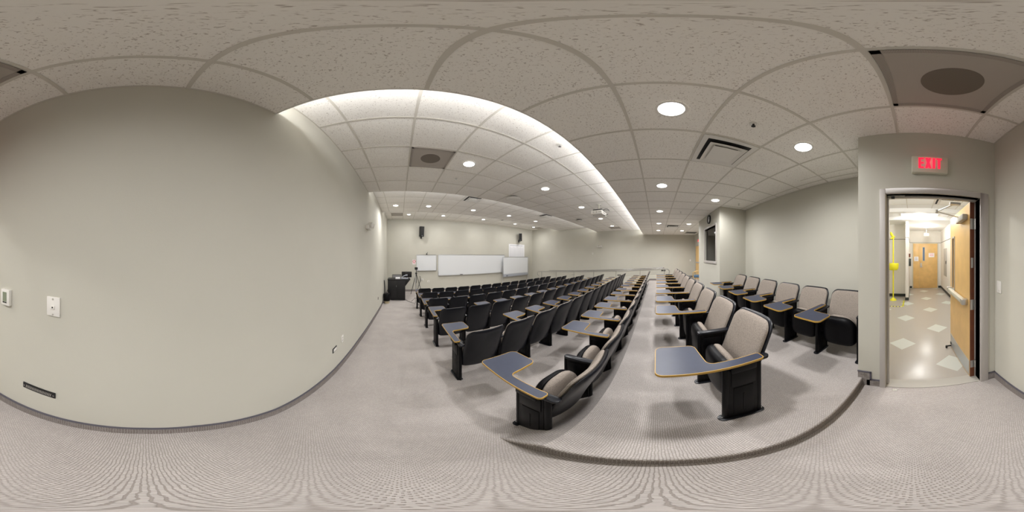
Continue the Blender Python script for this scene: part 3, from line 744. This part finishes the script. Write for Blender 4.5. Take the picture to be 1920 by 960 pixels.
base('baseboard_booth', 'x', BY, BX0, BX1, lambda a: -1.36, 1)
# ------------------------------------------------------------------ far rear door, its sign and the wooden chair
d = bpy.data.objects.new('door_3', None); C.objects.link(d); d['kind'] = 'structure'; d.location = (9.2, YB, Z(-1.36))
b = MB(); b.box(-.5, -.44, 0, .03, 0, 2.0); b.box(.44, .5, 0, .03, 0, 2.0); b.box(-.44, .44, 0, .03, 1.94, 2.0); b.build('door_frame', M['frame'], d, bevel=.003)
MB().box(-.44, .44, 0, .015, 0, 1.94).build('leaf', M['maple'], d); MB().box(-.40, .30, .02, .06, .96, 1.02).build('panic_bar', M['alu'], d, bevel=.005)
t = thing('exit_sign', 'small exit sign over the far rear door, mostly hidden by the booth', 'sign', (8.95, YB, Z(.86)))
MB().box(-.155, .155, 0, .045, -.095, .095).build('housing', M['cream'], t, bevel=.008)
exit_letters(t)
t = thing('wooden_armchair', 'wooden chair with blue upholstery at the far rear, beside the booth', 'chair', (7.3, -1.95, Z(-1.36)), -.4)
for sx in (-.25, .25):
    for sy in (-.22, .22): MB().box(sx-.02, sx+.02, sy-.02, sy+.02, 0, .44 if sy > 0 else .42).build('leg', M['wood'], t, bevel=.003)
    MB().tube([(sx, .24, .42), (sx, .24, .62), (sx, .1, .66), (sx, -.22, .66)], .02).build('arm', M['wood'], t)
MB().box(-.25, .25, -.23, .24, .38, .47).build('seat', M['blue'], t, bevel=.02)
MB().box(-.25, .25, -.28, -.23, .40, .86).build('backrest', M['blue'], t, bevel=.02); MB().tube([(-.27, -.25, .40), (-.27, -.28, .90), (.27, -.28, .90), (.27, -.25, .40)], .02).build('back_frame', M['wood'], t)
# far wall bits
def farplate(name, label, cat, y, z, w_, h_, t_=.01, m='white'):
    t = thing(name, label, cat, (XR, y, Z(z)), PI)
    MB().box(0, t_, -w_/2, w_/2, -h_/2, h_/2).build('plate', M[m], t, bevel=min(.004, t_*.4)); return t
t = farplate('light_switch', 'white switch plate on the far wall near the rear door', 'light switch', -2.12, -.28, .08, .12)
MB().box(.01, .015, -.015, .015, -.03, .03).build('rocker', M['white'], t)
t = farplate('thermostat', 'small white thermostat on the middle of the far wall', 'thermostat', 4.15, .17, .09, .12, .03)
MB().box(.03, .032, -.02, .02, .0, .035).build('display', M['lcd'], t)
t = thing('emergency_light', 'white twin-head emergency light on the far wall', 'emergency light', (XR, 3.64, Z(.60)), PI)
MB().box(0, .07, -.16, .16, -.05, .03).build('housing', M['white'], t, bevel=.01)
for s in (-1, 1): MB().tube([(.05, s*.11, .02), (.08, s*.11, .05), (.14, s*.12, .03)], [.04, .05, .055], 14).build('lamp_head', M['white'], t)
outlet(farplate('wall_outlet', 'dark outlet pair low on the far wall behind the handrail', 'outlet', 2.35, -1.22, .22, .07, .01, 'dark'), .01)
outlet(farplate('wall_outlet', 'pale outlet low on the far wall behind the front rows', 'outlet', 5.65, -1.33, .26, .07, .01, 'grey'), .01)
# ramp, low wall and rails
PX0, PX1 = 9.0, 9.10
def ptop(y): return -1.07-.066*max(y, 0)
b = MB(); ya, yb = -.45, 7.7
b.add([(PX0,ya,Z(-2.35)),(PX1,ya,Z(-2.35)),(PX1,yb,Z(-2.35)),(PX0,yb,Z(-2.35)),(PX0,ya,Z(ptop(0))),(PX1,ya,Z(ptop(0))),(PX1,yb,Z(ptop(yb))),(PX0,yb,Z(ptop(yb))),(PX0,0,Z(ptop(0))),(PX1,0,Z(ptop(0)))],
      [(0,4,8,7,3),(1,2,6,9,5),(0,1,5,4),(2,3,7,6),(4,5,9,8),(8,9,6,7)])
struct(b.build('wall_ramp', M['wall'], smooth=False))
base('baseboard_ramp', 'y', PX0, -.45, 7.7, seatfloor, -1, .08)
b = MB(); b.prism([(-.3, -1.30), (8.0, -2.12), (8.0, -2.4), (-.3, -2.4)], PX1, XR, (1,2,0)); b.v = [(v[0], v[1], v[2]+H) for v in b.v]
struct(b.build('floor', M['carpet'], smooth=False))
def rz_(y): return -.70-.054*(y+.45)
t = thing('guard_rail', 'long steel guard rail on posts beside the far ramp, seen over the seats', 'rail', (PX0+.05, 0, 0))
b = MB(); pts = [(0, 7.95, Z(rz_(7.9))-.34), (0, 8.10, Z(rz_(8))-.25), (0, 8.12, Z(rz_(8))-.08), (0, 8.0, Z(rz_(8)))] + [(0, y, Z(rz_(y))) for y in (6, 4, 2, 0, -.45)] + [(0, -.60, Z(rz_(-.6))-.02), (0, -.72, Z(rz_(-.6))-.14), (0, -.70, Z(rz_(-.6))-.30), (0, -.58, Z(rz_(-.6))-.37), (0, -.42, Z(rz_(-.6))-.38)]
b.tube(pts, .021, 12); b.build('top_rail', M['rail'], t)
for y in (7.7, 6.4, 5.03, 3.68, 2.30, .92, -.43):
    MB().tube([(0, y, Z(ptop(y))-.01), (0, y, Z(rz_(y)))], .014, 10).build('post', M['rail'], t)
t = thing('wall_handrail', 'steel handrail fixed to the far wall behind the guard rail', 'rail', (XR-.08, 0, 0))
b = MB(); b.tube([(.05, 7.75, Z(rz_(7.7))), (0, 7.7, Z(rz_(7.7)))]+[(0, y, Z(rz_(y))) for y in (5, 2, -.4)]+[(.05, -.45, Z(rz_(-.4)))], .022, 12); b.build('rail', M['rail'], t)
for y in (7.0, 5, 3, 1): MB().tube([(.08, y, Z(rz_(y))-.06), (.03, y, Z(rz_(y))-.05), (0, y, Z(rz_(y)))], .008, 8).build('bracket', M['rail'], t)
t = thing('ramp_outlet', 'black outlet plate on the far wall by the end of the rail', 'outlet', (XR, -.42, Z(-.90)), PI)
MB().box(0, .012, -.13, .13, -.04, .04).build('plate', M['dark'], t, bevel=.003); outlet(t, .012)
# ------------------------------------------------------------------ front wall
def board(name, label, x0, x1, z0, z1, y=YF, tray=True):
    t = thing(name, label, 'whiteboard', ((x0+x1)/2, y, Z((z0+z1)/2))); hx, hz = (x1-x0)/2, (z1-z0)/2
    MB().box(-hx, hx, -.018, 0, -hz, hz).build('writing_surface', M['wb'], t, smooth=False)
    b = MB(); e = .022
    b.box(-hx-e, -hx, -.028, 0, -hz-e, hz+e); b.box(hx, hx+e, -.028, 0, -hz-e, hz+e); b.box(-hx, hx, -.028, 0, hz, hz+e); b.box(-hx, hx, -.028, 0, -hz-e, -hz)
    b.build('frame', M['alu'], t, bevel=.003)
    if tray: MB().box(-hx, hx, -.085, -.02, -hz-.035, -hz-.018).build('pen_tray', M['alu'], t, bevel=.003)
    return t
board('whiteboard', 'long wall-mounted whiteboard in the middle of the front wall', 2.27, 7.10, -1.16, .06)
board('whiteboard', 'small wall-mounted whiteboard left of the long one', .96, 2.13, -.84, .05)
tag(MB().box(3.65, 3.83, YF-.08, YF-.04, Z(-1.179), Z(-1.145)).build('eraser', M['dark'], bevel=.006), 'black eraser lying on the long whiteboard tray', 'eraser')
t = thing('rolling_whiteboard', 'rolling whiteboard on a wheeled stand in front of the poster', 'whiteboard', (8.1, 9.42, Z(-2.12)))
MB().box(-1.22, 1.20, -.02, .02, .82, 2.02).build('writing_surface', M['wb'], t)
b = MB()
for (x0, x1, z0, z1) in ((-1.25, -1.22, .58, 2.05), (1.20, 1.23, .58, 2.05), (-1.22, 1.20, 2.02, 2.05), (-1.22, 1.20, .80, .82)): b.box(x0, x1, -.028, .028, z0, z1)
b.build('frame', M['alu'], t, bevel=.003)
MB().box(-1.22, 1.20, -.045, .005, .60, .80).build('lower_panel', M['ledge'], t, bevel=.004)
for s in (-1.29, 1.27):
    MB().tube([(s, 0, .1), (s, 0, 1.42)], .022, 10).build('upright', M['alu'], t); MB().box(s-.03, s+.03, -.12, .12, .06, .10).build('foot', M['dark'], t, bevel=.005)
    for q in (-.10, .10): MB().disc((s-.015, q, .035), .035, 'x', .03, 16).build('wheel', M['dark'], t)
MB().box(-1.0, -.85, -.06, -.045, .66, .70).build('marker_holder', M['dark'], t)
t = thing('wall_poster', 'white printed chart on the front wall above the rolling whiteboard', 'poster', (8.32, YF, Z(.33)))
MB().box(-.80, .80, -.006, 0, -.58, .58).build('sheet', M['paper'], t, smooth=False)
b = MB(); b.box(-.70, .6, -.008, -.006, .46, .49)
for k in range(12): b.box(-.70+k*.122, -.685+k*.122, -.008, -.006, -.5, .32 if k % 3 else .38)
b.build('print', M['ink'], t)
def wallspk(x, y, z, rz, label):
    t = thing('wall_speaker', label, 'loudspeaker', (x, YF, Z(z)))
    o = MB(); o.box(-.115, .115, -.12, .10, -.30, .30); c = o.build('cabinet', M['black'], t, loc=(0, -.22, 0), rot=(0.12, 0, rz), bevel=.012)
    MB().box(-.10, .10, -.127, -.12, -.28, .28).build('grille', M['dark'], c); MB().box(-.03, .03, -.129, -.127, -.24, -.22).build('badge', M['ledge'], c)
    b = MB(); b.tube([(0, 0, -.30), (0, -.12, -.36), (0, -.22, -.30)], .018, 8); b.box(-.04, .04, -.02, 0, -.40, -.2); b.build('bracket', M['black'], t)
wallspk(1.22, 0, 1.43, .25, 'black loudspeaker high on the front wall, left of the two')
wallspk(8.50, 0, 1.46, -.75, 'black loudspeaker high on the front wall above the poster')
t = thing('wall_camera', 'small black camera fixed just above the small whiteboard', 'camera', (1.55, YF, Z(.11)))
MB().box(-.03, .03, -.09, 0, -.03, .03).build('body', M['black'], t, bevel=.006); MB().tube([(0,-.05,.02),(.05,-.06,.12)], .012).build('aerial', M['black'], t)
t = thing('red_sign', 'small red and white warning sign beside the small whiteboard', 'sign', (.80, YF, Z(-.34)))
MB().box(-.09, .09, -.004, 0, -.16, .12).build('sheet', M['paper'], t); MB().ring((0,-.006,.02), .05, .08, .003, 'y', 24).build('red_ring', M['red'], t); MB().box(-.06, .06, -.006, -.004, -.12, -.10).build('red_print', M['red'], t)
for x, z, l in ((1.30, -1.42, 'white outlet on the front wall behind the tripod'), (1.66, -1.53, 'white low plate on the front wall under the small whiteboard')):
    t = thing('wall_outlet', l, 'outlet', (x, YF, Z(z))); MB().box(-.06, .06, -.01, 0, -.06, .06).build('plate', M['white'], t, bevel=.003)
    MB().box(-.02, .02, -.013, -.01, -.04, .04).build('socket', M['grey'], t)
tag(MB().tube([(1.12, YF-.02, Z(-1.2)), (1.16, YF-.04, Z(-1.22)), (1.18, YF-.04, Z(-1.42)), (1.12, YF-.05, Z(-1.6)), (1.0, YF-.1, Z(-2.0))], .012).build('plug_cable', M['black']), 'black plug cable hanging on the front wall by the tripod', 'cable')
# ------------------------------------------------------------------ desk group
DY = 7.62; FL = Z(-2.12)
t = thing('teaching_desk', 'black teaching desk with an overhanging top by the left wall', 'desk', (0, DY, FL))
MB().box(-.60, .22, 0, .62, 0, .98).build('body', M['black'], t, bevel=.006)
MB().box(-.61, .46, -.02, .66, .98, 1.02).build('desk_top', M['black'], t, bevel=.006)
b = MB(); b.prism([(.22, .98), (.44, .98), (.22, .68)], .03, .60, (0,2,1)); b.build('side_bracket', M['black'], t, bevel=.004)
MB().box(-.585, -.20, -.008, 0, .05, .94).build('door', M['black'], t, bevel=.003); MB().box(-.185, .205, -.008, 0, .05, .94).build('door', M['black'], t, bevel=.003)
MB().box(-.20, -.19, -.018, -.008, .66, .72).build('handle', M['steel'], t)
DT = FL+1.02
t = thing('monitor', 'black flat monitor on the teaching desk', 'monitor', (.30, DY+.38, DT))
MB().box(-.245, .245, -.02, .02, .05, .33).build('screen', M['screen'], t, bevel=.006); MB().tube([(0,.02,.01),(0,.03,.12)], .02).build('neck', M['black'], t); MB().disc((0,.03,0), .10, 'z', .012, 24).build('stand', M['black'], t)
tag(MB().box(.03, .36, DY+.10, DY+.26, DT, DT+.045).build('control_unit', M['ink'], bevel=.006), 'low grey-blue box in front of the monitor on the desk', 'box')
tag(MB().box(-.24, -.02, DY+.10, DY+.34, DT, DT+.06).build('paper_stack', M['paper'], bevel=.004), 'white stack of papers on the desk beside the monitor', 'papers')
t = thing('document_camera', 'pale angled document camera arm standing between papers and monitor', 'camera', (.12, DY+.28, DT))
MB().tube([(-.06,0,0),(-.02,0,.10),(.16,0,.18)], .022).build('arm', M['ledge'], t); MB().box(.12, .22, -.04, .04, .14, .20).build('head', M['ledge'], t, bevel=.008)
t = thing('office_chair', 'grey mesh back office chair behind the teaching desk', 'chair', (-.20, DY+1.05, FL))
b = MB(); b.tube([(-.21,0,.72),(-.23,0,1.12),(.23,0,1.12),(.21,0,.72),(-.21,0,.72)], .018); fr_ = b.build('back_frame', M['black'], t)
MB().box(-.21, .21, -.004, .004, .72, 1.11).build('back_mesh', M['mesh'], fr_)
MB().box(-.24, .24, .02, .48, .44, .50).build('seat', M['black'], t, bevel=.03); MB().tube([(0,.22,.10),(0,.22,.45)], .025).build('gas_post', M['black'], t)
MB().tube([(0,.05,.46),(0,-.03,.55),(0,0,.75)], .02).build('back_bar', M['black'], t)
b = MB()
for k in range(5):
    a = k*2*PI/5; b.tube([(0,.22,.10),(.27*math.cos(a), .22+.27*math.sin(a), .06)], .018); b.disc((.27*math.cos(a)-.012, .22+.27*math.sin(a), .03), .03, 'x', .024, 12)
b.build('star_base', M['black'], t)
t = thing('waste_bin', 'beige waste bin with a black liner against the left wall', 'bin', (-.60, 7.12, FL))
MB().tube([(0,0,0),(0,0,.40)], [.11, .14], 20).build('bucket', M['beige'], t)
b = MB(); b.tube([(0,0,.12),(0,0,.20),(0,0,.40),(0,0,.45),(0,0,.43)], [.135, .155, .165, .14, .10], 20); b.build('liner', M['plastic'], t)
tag(MB().tube([(-.68, 7.42, FL+.005), (-.755, 7.46, FL+1.0)], .016).build('leaning_rod', M['black']), 'thin dark rod leaning on the left wall behind the bin', 'rod')
t = thing('camera_tripod', 'black tripod with extended legs by the front wall', 'tripod', (.87, 9.05, FL))
for a in (90, 210, 330):
    r = math.radians(a); MB().tube([(0,0,1.15),(.36*math.cos(r), .36*math.sin(r), 0)], [.018, .011], 8).build('leg', M['black'], t)
MB().tube([(0,0,.6),(0,0,1.36)], .016, 10).build('centre_column', M['black'], t); MB().box(-.05, .05, -.05, .05, 1.12, 1.19).build('leg_collar', M['black'], t, bevel=.01)
tag(MB().box(.79, .95, 8.96, 9.16, FL+1.36, FL+1.49).build('video_camera', M['black'], bevel=.012), 'small black video camera on top of the tripod', 'camera')
t = thing('pole_stand', 'slim white pole standing in front of the tripod', 'stand', (.66, 7.25, FL))
MB().tube([(0,0,.01),(0,0,1.30)], .012, 10).build('pole', M['pvc'], t); b = MB()
for a in (0, 120, 240): r = math.radians(a+30); b.tube([(0,0,.22),(.2*math.cos(r),.2*math.sin(r),.008)], .007, 6)
each(b, 'foot', M['black'], t)
tag(MB().tube([(.24, DY+.1, FL+.008), (.32, 7.45, FL+.008), (.42, 7.30, FL+.008), (.52, 7.12, FL+.008), (.62, 7.08, FL+.008), (.60, 6.9, FL+.008)], .007, 6).build('floor_cable', M['black']), 'black cable lying on the carpet between desk and pole', 'cable')
tag(MB().tube([(-.45, DY-.02, FL+.008), (-.2, DY-.10, FL+.008), (.05, DY-.06, FL+.008), (.25, DY-.03, FL+.008)], .007, 6).build('floor_cable', M['black']), 'black cable lying along the front of the teaching desk', 'cable')
# ------------------------------------------------------------------ projector
t = thing('projector', 'white projector hanging on a pole from the raised ceiling', 'projector', (4.66, 1.72, Z(Z1)))
MB().disc((0,0,-.012), .07, 'z', .012, 24).build('ceiling_flange', M['white'], t); MB().tube([(0,0,0),(0,0,-.20)], .018, 12).build('pole', M['cream'], t)
MB().box(-.15, .15, -.14, .14, -.235, -.19).build('mount', M['black'], t, bevel=.004)
b = MB(); b.box(-.22, .22, -.17, .17, -.36, -.24); bd = b.build('body', M['white'], t, bevel=.015)
b = MB()
for k in range(3):
    for j in range(6): b.box(-.222, -.2195, -.12+k*.09+j*.010, -.115+k*.09+j*.010, -.33, -.27)
for k in range(8): b.box(-.14+k*.03, -.128+k*.03, -.172, -.1695, -.33, -.27)
each(b, 'side_vent', M['grey'], bd)
MB().tube([(.05, .17, -.30), (.05, .20, -.30)], [.05, .045], 20).build('lens', M['screen'], bd); MB().disc((-.224, -.14, -.30), .01, 'x', .01, 10).build('port', M['dark'], bd)
b = MB(); pts = []
for k in range(17):
    a = -PI*.75+k*2*PI*.85/16; pts.append((-.02+.02*math.sin(a), -.22+.11*math.cos(a), -.27+.11*math.sin(a)))
b.tube(pts, .006, 8); b.tube([(0,-.10,-.22),(0,-.2,-.19),(-.02,-.30,-.22)], .006, 8); b.build('cable', M['black'], bd)
for o in bpy.data.objects:
    if o.type == 'MESH' and not o.data.materials: o.data.materials.append(M['white'])

for o in bpy.data.objects:
    if 'label' in o and len(o['label'].replace('-', ' ').split()) > 16: print('LONG', o['label'])
